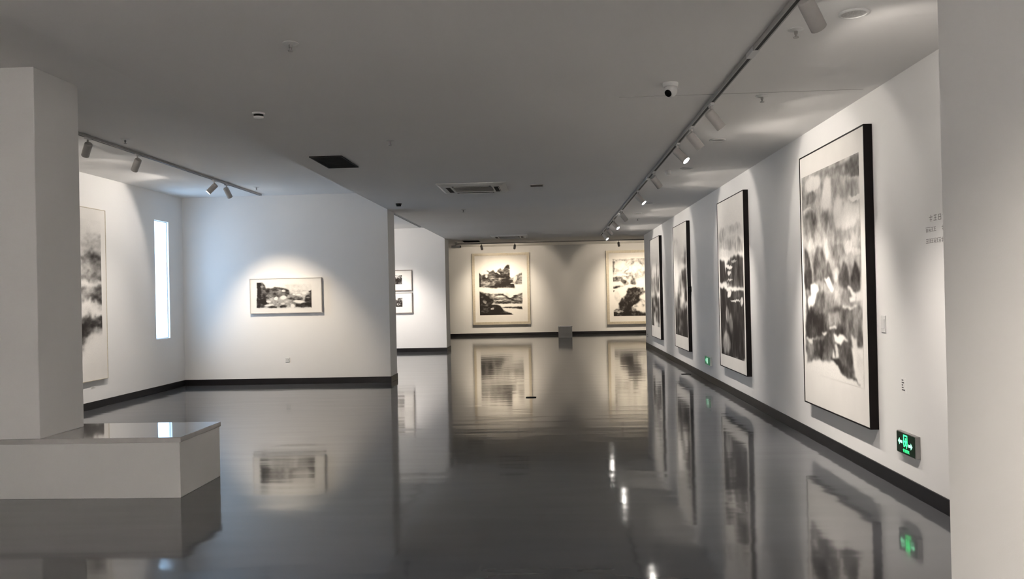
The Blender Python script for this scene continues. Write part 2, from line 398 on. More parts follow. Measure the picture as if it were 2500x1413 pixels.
# brush plans (u to the viewer's right, v downwards) and coarse tonal plans (top row first)
ART1 = [('e',0.36,0.547,0.131,0.777,0.234,0),('e',0.42,0.57,0.392,0.77,0.142,0),('e',0.6,0.874,0.037,0.205,0.035,0),('e',0.5,0.631,0.04,0.186,0.026,0),('e',0.66,0.964,0.075,0.101,0.021,0),('e',0.4,0.363,0.021,0.13,0.019,0),('e',0.06,0.221,0.054,0.154,0.036,0),('e',0.48,0.172,0.117,0.146,0.029,0),('e',0.45,0.798,0.131,0.173,0.039,0),('e',0.42,0.649,0.083,0.093,0.037,0),('e',0.05,0.483,0.141,0.081,0.101,0),('e',0.02,0.956,0.179,0.121,0.014,0),('e',0.1,0.829,0.253,0.184,0.063,0),('e',0.12,0.66,0.223,0.087,0.073,0),('e',0.08,0.118,0.185,0.108,0.023,0),('e',0.55,0.148,0.255,0.148,0.086,0),('e',0.45,0.438,0.274,0.107,0.073,0),('e',0.48,0.232,0.319,0.153,0.04,0),('e',0.34,0.164,0.356,0.064,0.041,0),('e',0.52,0.645,0.403,0.138,0.039,0),('e',0.42,0.94,0.369,0.097,0.032,0),('e',0.24,0.816,0.402,0.065,0.032,0),('e',0.32,0.461,0.378,0.038,0.051,0),('e',0.3,0.936,0.423,0.064,0.019,0),('p',0.5,4,[(0.03,0.443),(0.518,0.457),(1.001,0.478),(1.0,0.676),(0.021,0.693)]),('p',0.82,2,[(0.039,0.35),(0.109,0.399),(0.167,0.474),(0.178,0.582),(0.031,0.582)]),('p',0.68,3,[(0.194,0.492),(0.256,0.36),(0.365,0.364),(0.432,0.42),(0.44,0.54),(0.204,0.537)]),('p',0.72,2,[(0.413,0.48),(0.482,0.435),(0.547,0.483),(0.559,0.55),(0.395,0.54)]),('p',0.25,3,[(0.562,0.483),(0.64,0.46),(0.666,0.502),(0.587,0.55)]),('p',0.7,2,[(0.652,0.526),(0.739,0.452),(0.809,0.489),(0.818,0.576),(0.642,0.571)]),('p',0.8,2,[(0.833,0.529),(0.91,0.451),(0.984,0.493),(0.997,0.592),(0.828,0.592)]),('p',0.45,2,[(0.558,0.533),(0.661,0.551),(0.681,0.657),(0.546,0.667)]),('p',0.68,2,[(0.03,0.6),(0.065,0.619),(0.079,0.711),(0.026,0.712)]),('p',0.62,3,[(0.24,0.6),(0.568,0.592),(0.575,0.683),(0.197,0.69)]),('p',0.0,1,[(0.4,0.521),(0.487,0.522),(0.56,0.579),(0.522,0.588)]),('p',0.0,1,[(0.775,0.562),(0.83,0.572),(0.926,0.606),(0.88,0.616)]),('p',0.03,1,[(0.798,0.616),(0.897,0.606),(0.911,0.631),(0.824,0.636)]),('p',0.02,1,[(0.131,0.546),(0.232,0.542),(0.3,0.591),(0.247,0.6),(0.206,0.663),(0.102,0.701),(0.056,0.637),(0.154,0.609)]),('p',0.12,2,[(0.922,0.592),(1.002,0.592),(0.999,0.63),(0.918,0.635)]),('p',0.66,3,[(0.021,0.684),(1.002,0.653),(0.998,0.828),(0.008,0.898)]),('p',0.82,2,[(0.027,0.707),(0.385,0.689),(0.423,0.802),(0.023,0.821)]),('p',0.45,3,[(0.45,0.686),(0.679,0.686),(0.674,0.747),(0.459,0.758)]),('p',0.2,1,[(0.704,0.663),(0.935,0.655),(0.934,0.665),(0.703,0.671)]),('p',0.05,1,[(0.459,0.762),(0.62,0.751),(0.607,0.762),(0.464,0.772)]),('p',0.1,1,[(0.326,0.789),(0.425,0.782),(0.417,0.798),(0.341,0.801)]),('p',0.62,2,[(0.821,0.679),(1.011,0.66),(1.002,0.835),(0.879,0.787)]),('p',0.6,2,[(0.023,0.823),(0.519,0.798),(0.523,0.92),(0.025,0.958)]),('p',0.18,1,[(0.024,0.809),(0.185,0.816),(0.287,0.839),(0.11,0.842)]),('p',0.78,1,[(0.149,0.818),(0.372,0.826),(0.347,0.923),(0.175,0.925)]),('p',0.68,2,[(0.485,0.829),(0.822,0.829),(0.891,0.973),(0.627,0.946)]),('p',0.0,1,[(0.547,0.795),(0.775,0.8),(0.678,0.838),(0.562,0.831)]),('p',0.1,2,[(0.819,0.77),(0.907,0.801),(0.944,0.861),(0.996,0.877),(0.991,0.972),(0.898,0.911),(0.851,0.843)]),('p',0.15,1,[(0.552,0.843),(0.594,0.841),(0.63,0.913),(0.577,0.908)]),('p',0.78,1,[(0.478,0.906),(0.631,0.903),(0.771,0.939),(0.89,0.977),(0.684,0.966)]),('p',0.0,2,[(-0.032,0.964),(0.171,0.969),(0.44,0.977),(0.592,1.007),(0.849,0.996),(1.005,0.994),(1.001,1.04),(-0.07,1.148)]),('p',0.7,1,[(0.626,0.954),(0.798,0.957),(0.967,0.986),(0.768,0.984)])]
ART2 = [('e',0.12,0.482,0.156,0.606,0.067,0),('e',0.32,0.137,0.148,0.16,0.06,0),('e',0.22,0.664,0.119,0.275,0.028,0),('e',0.03,0.511,0.167,0.258,0.011,0),('e',0.28,0.349,0.227,0.355,0.039,0),('e',0.34,0.869,0.25,0.21,0.054,0),('e',0.12,0.277,0.293,0.274,0.025,0),('p',0.74,3,[(0.363,0.345),(0.52,0.311),(0.779,0.306),(1.043,0.337),(1.016,0.532),(0.664,0.526),(0.371,0.501),(0.218,0.47)]),('p',0.75,2,[(-0.004,0.324),(0.238,0.341),(0.282,0.47),(0.054,0.478),(-0.024,0.457)]),('e',0.05,0.419,0.38,0.155,0.013,0),('e',0.15,0.432,0.416,0.072,0.015,0),('e',0.3,0.448,0.472,0.13,0.008,0),('e',0.35,0.632,0.343,0.124,0.009,0),('p',0.82,3,[(-0.03,0.498),(1.017,0.528),(1.004,1.001),(-0.065,1.031)]),('p',0.0,1,[(-0.08,0.461),(0.119,0.481),(0.369,0.515),(0.664,0.526),(1.032,0.528),(1.029,0.549),(0.603,0.548),(0.334,0.539),(-0.018,0.506)]),('e',0.08,0.423,0.561,0.084,0.024,0),('p',0.72,1,[(0.532,0.554),(0.908,0.552),(0.903,0.591),(0.526,0.592)]),('e',0.2,0.68,0.609,0.22,0.007,0),('e',0.12,0.915,0.623,0.048,0.025,0),('e',0.5,0.31,0.706,0.074,0.069,0),('e',0.86,0.162,0.629,0.102,0.12,0),('e',0.48,0.247,0.915,0.174,0.08,0),('e',0.6,0.453,0.771,0.089,0.077,0)]
ARTW = [('p',0.4,8,[(0.02,0.186),(0.585,0.249),(1.018,0.269),(1.012,0.97),(0.012,0.938)]),('p',0.12,6,[(0.498,0.085),(1.02,0.11),(1.017,0.429),(0.613,0.423)]),('p',0.24,8,[(0.645,0.24),(0.941,0.327),(0.821,0.42),(0.673,0.389)]),('p',0.66,2,[(0.016,-0.018),(0.105,-0.007),(0.158,0.119),(0.169,0.218),(0.3,0.224),(0.33,0.164),(0.496,0.233),(0.585,0.299),(0.595,0.459),(0.553,0.531),(0.284,0.568),(0.176,0.637),(0.138,0.95),(0.006,0.944)]),('p',0.86,2,[(0.016,-0.018),(0.087,-0.008),(0.09,0.288),(0.066,0.947),(0.006,0.944)]),('e',0.8,0.209,0.331,0.036,0.049,0),('e',0.72,0.31,0.421,0.054,0.062,0),('e',0.45,0.225,0.504,0.054,0.062,0),('e',0.5,0.098,0.153,0.03,0.049,0),('p',0.88,2,[(0.057,0.607),(0.153,0.624),(0.187,0.761),(0.282,0.79),(0.139,0.82),(0.061,0.829)]),('e',0.06,0.362,0.596,0.039,0.074,0),('e',0.04,0.493,0.578,0.056,0.074,0),('e',0.15,0.218,0.701,0.048,0.037,0),('e',0.12,0.234,0.837,0.089,0.032,-8),('e',0.2,0.479,0.799,0.045,0.031,0),('e',0.2,0.501,0.332,0.039,0.049,0),('p',0.66,2,[(0.558,0.63),(0.69,0.513),(0.855,0.569),(0.843,0.667),(0.67,0.696)]),('e',0.05,0.761,0.485,0.047,0.031,0),('e',0.05,0.678,0.463,0.027,0.031,0),('e',0.03,0.77,0.744,0.107,0.059,6),('e',0.02,0.656,0.905,0.042,0.086,0),('e',0.02,0.869,0.435,0.042,0.055,0),('p',0.74,2,[(1.024,0.27),(0.94,0.376),(0.99,0.428),(0.891,0.534),(0.872,0.718),(0.907,0.756),(1.02,0.761)]),('e',0.5,0.938,0.585,0.036,0.031,0),('p',0.84,2,[(0.707,0.839),(0.805,0.819),(0.853,0.791),(1.019,0.773),(1.017,1.019),(0.97,0.956),(0.721,0.938)]),('p',0.94,2,[(0.174,0.921),(0.281,0.876),(0.329,0.89),(0.388,0.942),(0.281,0.962)]),('p',0.8,2,[(0.424,0.895),(0.502,0.824),(0.555,0.9),(0.519,0.948),(0.43,0.938)])]
ARTF1 = [('p',0.74,2,[(-0.005,0.177),(0.043,0.228),(0.103,0.229),(0.179,0.141),(0.239,0.172),(0.325,0.133),(0.396,0.195),(0.434,0.135),(0.484,0.106),(0.532,0.137),(0.593,0.099),(0.668,0.04),(0.71,0.046),(0.713,0.26),(0.815,0.442),(0.838,0.497),(0.656,0.479),(0.389,0.489),(-0.012,0.458)]),('p',0.9,1,[(-0.005,0.187),(0.04,0.228),(0.034,0.459),(-0.012,0.458)]),('e',0.05,0.165,0.192,0.067,0.03,0),('e',0.35,0.176,0.25,0.03,0.045,0),('e',0.2,0.451,0.196,0.067,0.016,30),('e',0.55,0.442,0.305,0.219,0.014,0),('e',0.62,0.173,0.37,0.097,0.06,0),('e',0.86,0.492,0.266,0.121,0.02,0),('p',0.48,2,[(0.721,0.31),(0.819,0.282),(0.906,0.234),(1.004,0.191),(0.997,0.435),(0.84,0.412),(0.732,0.38)]),('e',0.2,0.843,0.323,0.036,0.08,40),('e',0.6,0.928,0.294,0.036,0.06,30),('e',0.72,0.751,0.356,0.036,0.016,0),('e',0.15,0.78,0.401,0.073,0.01,0),('p',0.62,3,[(-0.014,0.531),(0.119,0.579),(0.289,0.592),(0.532,0.591),(0.652,0.638),(0.699,0.684),(0.999,0.579),(0.994,0.788),(0.332,0.777),(0.308,0.791),(-0.021,0.786)]),('p',0.9,3,[(-0.014,0.541),(0.166,0.629),(0.31,0.712),(0.332,0.792),(0.477,0.834),(0.548,0.915),(0.74,0.973),(0.788,1.019),(-0.027,1.007)]),('e',0.12,0.482,0.65,0.146,0.016,0),('e',0.1,0.665,0.613,0.073,0.025,30),('e',0.4,0.869,0.702,0.097,0.016,0),('e',0.2,0.431,0.724,0.121,0.012,0),('e',0.5,0.114,0.738,0.061,0.035,30),('e',0.3,0.293,0.881,0.049,0.022,0),('e',0.45,0.32,0.792,0.043,0.018,0),('e',0.8,0.483,0.615,0.085,0.014,0),('e',0.82,0.699,0.689,0.049,0.016,0),('e',0.8,0.846,0.641,0.061,0.016,0),('p',0.84,1,[(0.345,0.76),(0.649,0.772),(0.965,0.748),(0.988,0.793),(0.648,0.787),(0.356,0.787)]),('p',0.0,2,[(0.501,0.82),(0.647,0.812),(0.745,0.784),(0.963,0.813),(0.962,0.838),(0.768,0.839),(0.525,0.847)]),('p',0.9,1,[(0.513,0.855),(0.889,0.841),(0.992,0.851),(0.991,0.905),(0.864,0.883),(0.549,0.867)]),('p',0.97,1,[(-0.025,0.945),(0.644,0.962),(0.788,1.019),(-0.027,1.007)])]
ARTF2 = [('e',0.25,0.286,0.134,0.692,0.273,0),('e',0.5,0.008,0.128,0.035,0.15,0),('e',0.4,0.202,0.023,0.26,0.019,0),('e',0.06,0.148,0.117,0.13,0.075,0),('e',0.12,0.337,0.175,0.104,0.068,0),('e',0.08,0.529,0.138,0.104,0.082,0),('e',0.35,0.283,0.229,0.104,0.011,-30),('e',0.05,0.195,0.282,0.191,0.019,0),('p',0.66,2,[(-0.014,0.303),(0.159,0.322),(0.33,0.414),(0.355,0.462),(0.242,0.467),(0.157,0.393),(-0.016,0.387)]),('e',0.03,0.086,0.441,0.13,0.027,0),('p',0.66,2,[(-0.019,0.476),(0.138,0.465),(0.241,0.481),(0.102,0.506),(-0.02,0.517)]),('p',0.6,2,[(0.434,0.284),(0.529,0.424),(0.485,0.464),(0.355,0.455)]),('e',0.04,0.501,0.492,0.156,0.022,0),('e',0.5,0.013,0.565,0.031,0.022,0),('p',0.76,4,[(0.327,0.516),(0.656,0.515),(0.723,0.605),(0.566,0.657),(0.616,0.726),(0.527,0.792),(0.439,0.832),(0.506,0.915),(0.713,0.945),(0.957,0.881),(0.953,1.024),(-0.034,1.008),(-0.032,0.933),(0.109,0.867),(0.165,0.704),(0.289,0.625)]),('e',0.86,0.284,0.816,0.121,0.095,0),('e',0.9,0.448,0.546,0.139,0.027,0),('e',0.08,0.089,0.662,0.069,0.109,-20),('e',0.3,0.099,0.915,0.113,0.025,0),('e',0.35,0.491,0.835,0.069,0.025,0),('e',0.35,0.649,0.767,0.048,0.082,0),('p',0.85,2,[(-0.033,0.967),(0.954,0.99),(0.953,1.024),(-0.034,1.008)])]
G3 = [[.00,.00,.00,.00,.00],[.20,.12,.00,.00,.00],[.08,.04,.02,.02,.05],[.05,.02,.02,.08,.18],[.04,.06,.10,.22,.40],[.08,.10,.14,.45,.60],[.06,.06,.10,.22,.35],
      [.10,.08,.30,.70,.66],[.04,.10,.45,.85,.80],[.06,.20,.50,.55,.80],[.08,.45,.40,.30,.60],[.20,.70,.45,.08,.75],[.40,.78,.20,.15,.80],[.50,.72,.30,.60,.30],
      [.66,.60,.72,.80,.82],[.70,.75,.80,.82,.85],[.72,.80,.55,.84,.86],[.75,.60,.80,.78,.88],[.60,.80,.72,.90,.90]]
G4 = [[.00,.00,.00,.00],[.02,.00,.02,.06],[.04,.04,.08,.18],[.03,.08,.22,.40],[.06,.20,.30,.35],[.20,.35,.42,.40],[.45,.50,.50,.60],[.50,.55,.62,.70],[.45,.60,.55,.62],
      [.20,.55,.60,.08],[.70,.70,.80,.60],[.80,.50,.85,.78],[.75,.80,.40,.80],[.85,.30,.70,.80],[.80,.10,.50,.72],[.85,.05,.10,.40]]
GL = [[.05,.05,.05,.04],[.12,.02,.10,.05],[.08,.10,.22,.30],[.10,.08,.30,.35],[.20,.20,.25,.35],[.55,.45,.52,.62],[.15,.30,.40,.55],[.20,.35,.30,.50],[.45,.50,.52,.60],[.10,.02,.06,.20],
      [.75,.70,.35,.60],[.05,.20,.60,.82],[.10,.05,.02,.30],[.30,.10,.15,.04],[.70,.50,.70,.75],[.90,.85,.80,.80],[.92,.85,.75,.30],[.90,.80,.30,.02],[.88,.55,.05,.00],[.80,.15,.00,.00],[.40,.00,.00,.00]]
GS = [[.25,.3,.35,.4,.5],[.45,.5,.55,.65,.75],[.5,.55,.6,.7,.8],[.55,.55,.6,.7,.78]]

RZ_R, RZ_L = -math.pi / 2, math.pi / 2
GR = 'tall black-framed ink paintings on the right wall'
painting('largest and nearest black-framed ink painting on the right wall, trees and misty sky', (XR, 7.98, 0.395), RZ_R, 1.81, 2.575, M_BLACKFRAME,
         (-0.845, 0.33, 1.62, 2.03), ART1, 3, GR, nu=120, nv=220, warp=0.03, detail=0.26, aniso=(1.0, 0.75), depth=0.072)
painting('second black-framed ink painting from the camera, dark cliffs cut by a white band', (XR, 12.38, 0.395), RZ_R, 1.81, 2.575, M_BLACKFRAME,
         (-0.80, 0.20, 1.60, 2.16), ART2, 11, GR, nu=90, nv=180, warp=0.03, detail=0.28, aniso=(1.3, 0.4))
painting('third black-framed ink painting from the camera, with a small black clip on its edge', (XR, 17.2, 0.395), RZ_R, 1.81, 2.575, M_BLACKFRAME,
         (-0.78, 0.27, 1.58, 2.15), G3, 23, GR, nu=60, nv=110, warp=0.05, detail=0.35, aniso=(1.3, 0.3))
painting('farthest black-framed ink painting at the end of the right wall', (XR, 21.4, 0.395), RZ_R, 1.92, 2.575, M_BLACKFRAME,
         (-0.80, 0.30, 1.6, 2.0), G4, 31, GR, nu=50, nv=90, warp=0.05, detail=0.35, aniso=(1.3, 0.3))
painting('tall pale-framed ink landscape on the left wall, half hidden by the column', (XL, 11.62, 0.43), RZ_L, 1.8, 2.61, M_PALEFRAME,
         (-0.76, 0.27, 1.52, 2.16), [r[:1] * 2 + r for r in GL], 41, None, nu=80, nv=130, warp=0.05, detail=0.25, aniso=(0.6, 1.2), depth=0.05, face=0.01)
painting('wide white-framed ink landscape alone on the middle partition wall', (-5.0, YW1, 1.335), 0, 1.37, 0.66, M_WHITEFRAME,
         (-0.56, 0.085, 1.05, 0.50), ARTW, 51, None, nu=170, nv=80, warp=0.012, detail=0.34, aniso=(0.8, 1.3), depth=0.05, face=0.012)
painting('large champagne-framed ink landscape on the far wall, bay and dark rocks', (-1.965, YF, 0.44), 0, 2.22, 2.76, M_GOLDFRAME,
         (-0.84, 0.37, 1.66, 2.02), ARTF1, 61, 'large paintings on the far wall', nu=140, nv=160, warp=0.016, detail=0.5, aniso=(0.7, 1.4), depth=0.09, face=0.05, inner=(0.05, M_PALEFRAME))
painting('large champagne-framed ink landscape on the far wall, cut off by the right wall end', (3.2, YF, 0.36), 0, 2.22, 2.83, M_GOLDFRAME,
         (-0.86, 0.31, 1.72, 2.2), ARTF2, 71, 'large paintings on the far wall', nu=120, nv=140, warp=0.025, detail=0.5, depth=0.09, face=0.05, inner=(0.05, M_PALEFRAME))
GP = 'small prints on the second partition'
for z, nm, sd in ((1.765, 'upper of two small stacked prints on the second partition', 81), (1.115, 'lower of two small stacked prints on the second partition', 83)):
    painting(nm, (-4.58, YW2, z), 0, 1.14, 0.60, M_GREYFRAME, (-0.28, 0.19, 0.56, 0.26), GS, sd, GP, nu=50, nv=30, warp=0.05, detail=0.8, depth=0.04, face=0.022)

# ------------------------------------------------------------------ lighting tracks and spotlights
def rail_y(label, x, z, y0, y1, joints=()):
    t = tag(empty('lighting_track', (x, y0, z)), label, 'track')
    Ln = y1 - y0
    MB().box((-0.021, 0, -0.032), (-0.012, Ln, 0)).box((0.012, 0, -0.032), (0.021, Ln, 0)).box((-0.012, 0, -0.008), (0.012, Ln, 0)).build('rail', M_RAIL, t)
    MB().box((-0.0118, 0.002, -0.03), (0.0118, Ln - 0.002, -0.0082)).build('conductor_slot', M_SLOT, t)
    for yy in (-0.012, Ln): MB().box((-0.022, yy, -0.034), (0.022, yy + 0.012, 0)).build('end_cap', M_WHITE, t)
    for yj in joints: MB().box((-0.023, yj - y0 - 0.09, -0.036), (0.023, yj - y0 + 0.09, -0.001)).build('joint_cover', M_WHITE, t)
    return t
def rail_x(label, y, z, x0, x1):
    t = rail_y(label, 0, z, 0, x1 - x0); t.location = (x0, y, z); t.rotation_euler = (0, 0, -math.pi / 2); return t

rail_y('long lighting track on the main ceiling beside the right wall', XT, ZC, 3.15, 23.4, (5.72, 11.9, 17.0))
rail_y('lighting track on the ceiling of the left bay', -5.37, ZA, 6.9, 15.05)
rail_y('short lighting track at the edge of the second bay ceiling', -3.66, ZA, 17.5, 23.0)
rail_y('lighting track on the second bay ceiling behind the partition', -5.1, ZA, 17.0, 22.6)
rail_x('lighting track on the far hall ceiling before the far wall', 29.5, ZF, -3.4, 6.5)
rail_x('unseen lighting track added for the back wall fill lamps', -2.6, ZC, -2.9, 1.0)  # unseen rail, added to carry the fill lamps
rail_y('lighting track on the near part of the main ceiling', -1.2, ZC, -4.2, 0.9)

def spotlight(label, pos, target, group, power=P_WALL, angle=66, blend=1.0, color=WARM, spill=P_SPILL, spill_angle=108, low=0.8, r=0.044, length=0.185, drop=0.10):
    """pos = point on the underside of the track; head swivels towards target"""
    t = tag(empty('track_spotlight', pos), label, 'spotlight', group)
    pos = Vector(pos); piv = Vector((0, 0, -drop))
    d = (Vector(target) - (pos + piv)).normalized()
    MB().box((-0.016, -0.055, -0.022), (0.016, 0.055, 0.004), 0.003).build('adapter', M_WHITE, t)
    MB().tube((0, 0, -0.022), (0, 0, -drop + 0.01), 0.011, 12).build('stem', M_HEAD, t)
    q = d.to_track_quat('Z', 'Y').to_matrix().to_4x4()
    mx = Matrix.Translation(piv - d * 0.045) @ q
    h = MB().lathe([(0, 0), (r * 0.72, 0), (r * 0.95, 0.008), (r, 0.02), (r, length), (r * 0.9, length), (r * 0.88, length - 0.006), (0, length - 0.006)], 24, mx)
    head = h.build('head', M_HEAD, t, smooth=True)
    MB().lathe([(0, length - 0.0055), (r * 0.84, length - 0.0055), (r * 0.84, length - 0.002), (0, length - 0.001)], 20, mx).build('lens', M_LENS, head)
    lp = piv + d * (length - 0.045 + 0.04)
    tgt = Vector(target); here = pos + lp
    dl = (Vector((tgt.x, tgt.y, low if low is not None else tgt.z)) - here).normalized()      # the beam proper falls low on the wall
    ds = Vector((d.x, d.y, 0)).normalized() + Vector((0, 0, -0.55)); ds.normalize()           # wide stray light of the open front
    for nm, pw, an, bl, dd in (('beam', power, angle, blend, dl), ('spill', spill, spill_angle, 0.25, ds)):
        if pw <= 0: continue
        ld = bpy.data.lights.new(nm, 'SPOT'); ld.energy = pw; ld.spot_size = math.radians(an); ld.spot_blend = bl
        ld.color = color; ld.shadow_soft_size = 0.03
        lo = bpy.data.objects.new(nm, ld); COL.objects.link(lo); lo.parent = head
        lo.location = lp; lo.rotation_euler = dd.to_track_quat('-Z', 'Y').to_euler()
    return t

ZT = ZC - 0.03
GA = 'spotlights on the long right track'
WZ = 1.5
for lab, y, ty in (
    ('nearest spotlight on the right track, cut by the top edge', 4.5, 5.7),
    ('second spotlight on the right track, thin head turned away over the nearest painting', 7.2, 7.5),
    ('small spotlight on the right track just beyond the second one', 8.2, 8.35),
    ('glowing spotlight above the gap after the nearest painting', 9.1, 8.2),
    ('dark spotlight head on the right track before the second painting', 11.2, 12.1),
    ('glowing spotlight on the right track over the second painting', 13.26, 12.6),
    ('dark spotlight head with white adapter before the third painting', 16.3, 17.0),
    ('glowing spotlight on the right track over the third painting', 18.4, 17.5),
    ('spotlight on the right track before the farthest painting', 20.2, 21.2),
    ('farthest glowing spotlight at the end of the right track', 22.0, 21.3)):
    spotlight(lab, (XT, y, ZT), (XR, ty, WZ), GA, low=(0.35 if y < 5 else 0.8), spill=(11 if y < 5 else 5 if y < 8 else P_SPILL), power=(135 if y < 5 else P_WALL))

GB = 'spotlights in the left bay'
ZTA = ZA - 0.03
spotlight('spotlight nearest the column on the left bay track', (-5.37, 9.35, ZTA), (XL, 10.9, 1.5), GB, power=62, spill=8)
spotlight('second spotlight from the column on the left bay track', (-5.37, 10.5, ZTA), (XL, 11.9, 1.5), GB, power=62, spill=8)
spotlight('spotlight with glowing front on the left bay track', (-5.37, 12.95, ZTA), (XL, 12.3, 1.6), GB, power=20, spill=20)
spotlight('slim spotlight on the left bay track aimed at the small landscape', (-5.37, 13.45, ZTA), (-4.95, YW1, 1.3), GB, low=0.5, angle=68, blend=0.8, power=125, spill=2.5, color=WARMER)
GC = 'spotlights in the second bay'
spotlight('spotlight lighting the upper stacked print', (-5.1, 21.2, ZTA), (-4.4, YW2, 1.2), GC, power=110, angle=66, low=0.7)
spotlight('spotlight lighting the lower stacked print', (-5.1, 21.9, ZTA), (-4.1, YW2, 0.8), GC, power=105, angle=66, low=0.2)
for lab, y in (('added unseen second bay fill spotlight aimed at the left wall, nearer', 18.2), ('added unseen second bay fill spotlight aimed at the left wall, farther', 19.6)):  # two unseen lamps added to raise ambient light in this bay
    spotlight(lab, (-5.1, y, ZTA), (XL, y + 0.2, 1.6), GC, power=260, angle=90, spill=60)
GD = 'spotlights in front of the far wall'
ZTF = ZF - 0.03
for lab, x, tx in (('far hall spotlight left of the champagne-framed bay painting', -2.5, -2.2), ('far hall spotlight right of the champagne-framed bay painting', -1.3, -1.75),
                   ('far hall spotlight near the middle of the far wall', 2.4, 2.9), ('far hall spotlight hidden beyond the right wall', 3.9, 3.5), ('added unseen far hall fill spotlight farthest to the right', 6.0, 6.2)):  # the rightmost lamp is added out of view to brighten the far hall
    spotlight(lab, (x, 29.5, ZTF), (tx, YF, 1.4), GD, power=96, angle=80, blend=1.0, low=1.45, color=WARMER, spill=16)
GE = 'spotlights behind the viewpoint'  # back wall lamps and the wall-bounce lamp are unseen additions lifting ambient light
for lab, x, y, tg in (('near spotlight aimed low at the close right wall', -1.2, 0.6, (1.3, 1.75, 0.55)), ('added unseen spotlight bouncing fill light off the close right wall', -1.2, -1.6, (1.3, -1.4, 1.4)), ('added unseen fill spotlight aimed at the back wall, left', -2.0, -2.6, (-2.2, -5.0, 1.6)),
                      ('added unseen fill spotlight aimed at the back wall, middle', -0.9, -2.6, (-0.9, -5.0, 1.6)), ('added unseen fill spotlight aimed at the back wall, right', 0.3, -2.6, (0.4, -5.0, 1.6))):
    spotlight(lab, (x, y, ZT), tg, GE, low=None, color=((1.0, 0.90, 0.77) if tg[1] > 0 else (1.0, 0.93, 0.88)), power=(125 if tg[1] > 0 else 650 if tg[0] == 1.3 else 1500), angle=(58 if tg[1] > 0 else 96), spill=(4 if tg[1] > 0 else 30))

# ------------------------------------------------------------------ ceiling fittings
def sprinkler(label, x, y, z):
    t = tag(empty('fire_sprinkler', (x, y, z)), label, 'sprinkler', 'ceiling sprinklers')
    MB().lathe([(0, 0), (0.05, 0), (0.05, -0.004), (0.022, -0.012), (0, -0.012)], 24).build('escutcheon', M_WHITE, t, smooth=True)
    MB().lathe([(0, -0.01), (0.011, -0.01), (0.011, -0.03), (0.007, -0.034), (0.007, -0.05), (0, -0.05)], 12).build('nozzle', M_GREYMETAL, t, smooth=True)
    MB().lathe([(0, -0.05), (0.018, -0.05), (0.018, -0.054), (0, -0.054)], 16).build('deflector', M_GREYMETAL, t)
for lab, x, y, z in (('sprinkler on the main ceiling left of centre, nearest the camera', -1.64, 5.2, ZC), ('sprinkler on the ceiling right of the track, beside the round speaker', 1.58, 5.3, ZC),
                     ('sprinkler on the ceiling in the light pool beyond the joint line', 1.82, 7.1, ZC), ('sprinkler on the main ceiling between vent and track', -1.66, 8.55, ZC),
                     ('faint sprinkler on the main ceiling beyond the air conditioner', -1.66, 15.68, ZC), ('sprinkler on the left bay ceiling beside the lighting track', -5.08, 9.65, ZA),
                     ('small sprinkler on the left bay ceiling near the partition', -5.1, 14.1, ZA), ('sprinkler on the ceiling close to the third painting', 1.95, 18.6, ZC)):
    sprinkler(lab, x, y, z)

def speaker(label, x, y):
    t = tag(empty('ceiling_speaker', (x, y, ZC)), label, 'speaker', 'round ceiling speakers')
    MB().lathe([(0.076, 0), (0.088, 0), (0.088, -0.006), (0.082, -0.012), (0.074, -0.012), (0.074, -0.004)], 32).build('rim', M_WHITE, t, smooth=True)
    MB().lathe([(0, -0.008), (0.076, -0.006), (0.076, 0), (0, 0)], 32).build('grille', mat('speaker_grille', (0.55, 0.54, 0.53), 0.6, noise=(90, 0.2)), t)
for lab, y in (('round ceiling speaker nearest the camera, at the upper right', 5.02), ('round ceiling speaker above the nearest painting', 9.1), ('round ceiling speaker before the second painting', 11.15),
               ('round ceiling speaker after the second painting', 15.4), ('round ceiling speaker above the third painting', 17.4)):
    speaker(lab, 1.84, y)

t = tag(empty('motion_sensor', (1.62, 11.35, ZC)), 'small white ceiling sensor beside the track before the second painting', 'sensor')
MB().lathe([(0, 0), (0.045, 0), (0.045, -0.02), (0.036, -0.05), (0, -0.06)], 24).build('body', M_WHITE, t, smooth=True)
MB().lathe([(0.0, -0.056), (0.02, -0.056), (0.014, -0.072), (0, -0.076)], 16).build('lens', M_WHITE, t, smooth=True)

def detector(label, x, y, z, m=M_WHITE):
    t = tag(empty('smoke_detector', (x, y, z)), label, 'detector', 'smoke detectors')
    MB().lathe([(0, 0), (0.055, 0), (0.055, -0.012), (0.05, -0.016), (0, -0.016)], 24).build('base', m, t, smooth=True)
    MB().lathe([(0, -0.016), (0.042, -0.016), (0.042, -0.034), (0, -0.034)], 24).build('vent_band', M_DARK, t, smooth=True)
    MB().lathe([(0, -0.034), (0.044, -0.034), (0.04, -0.046), (0, -0.05)], 24).build('cap', m, t, smooth=True)
detector('smoke detector with dark band on the main ceiling left of centre', -2.54, 7.11, ZC)
detector('dark smoke detector on the main ceiling at the partition corner', -2.67, 14.42, ZC, M_DGREY)

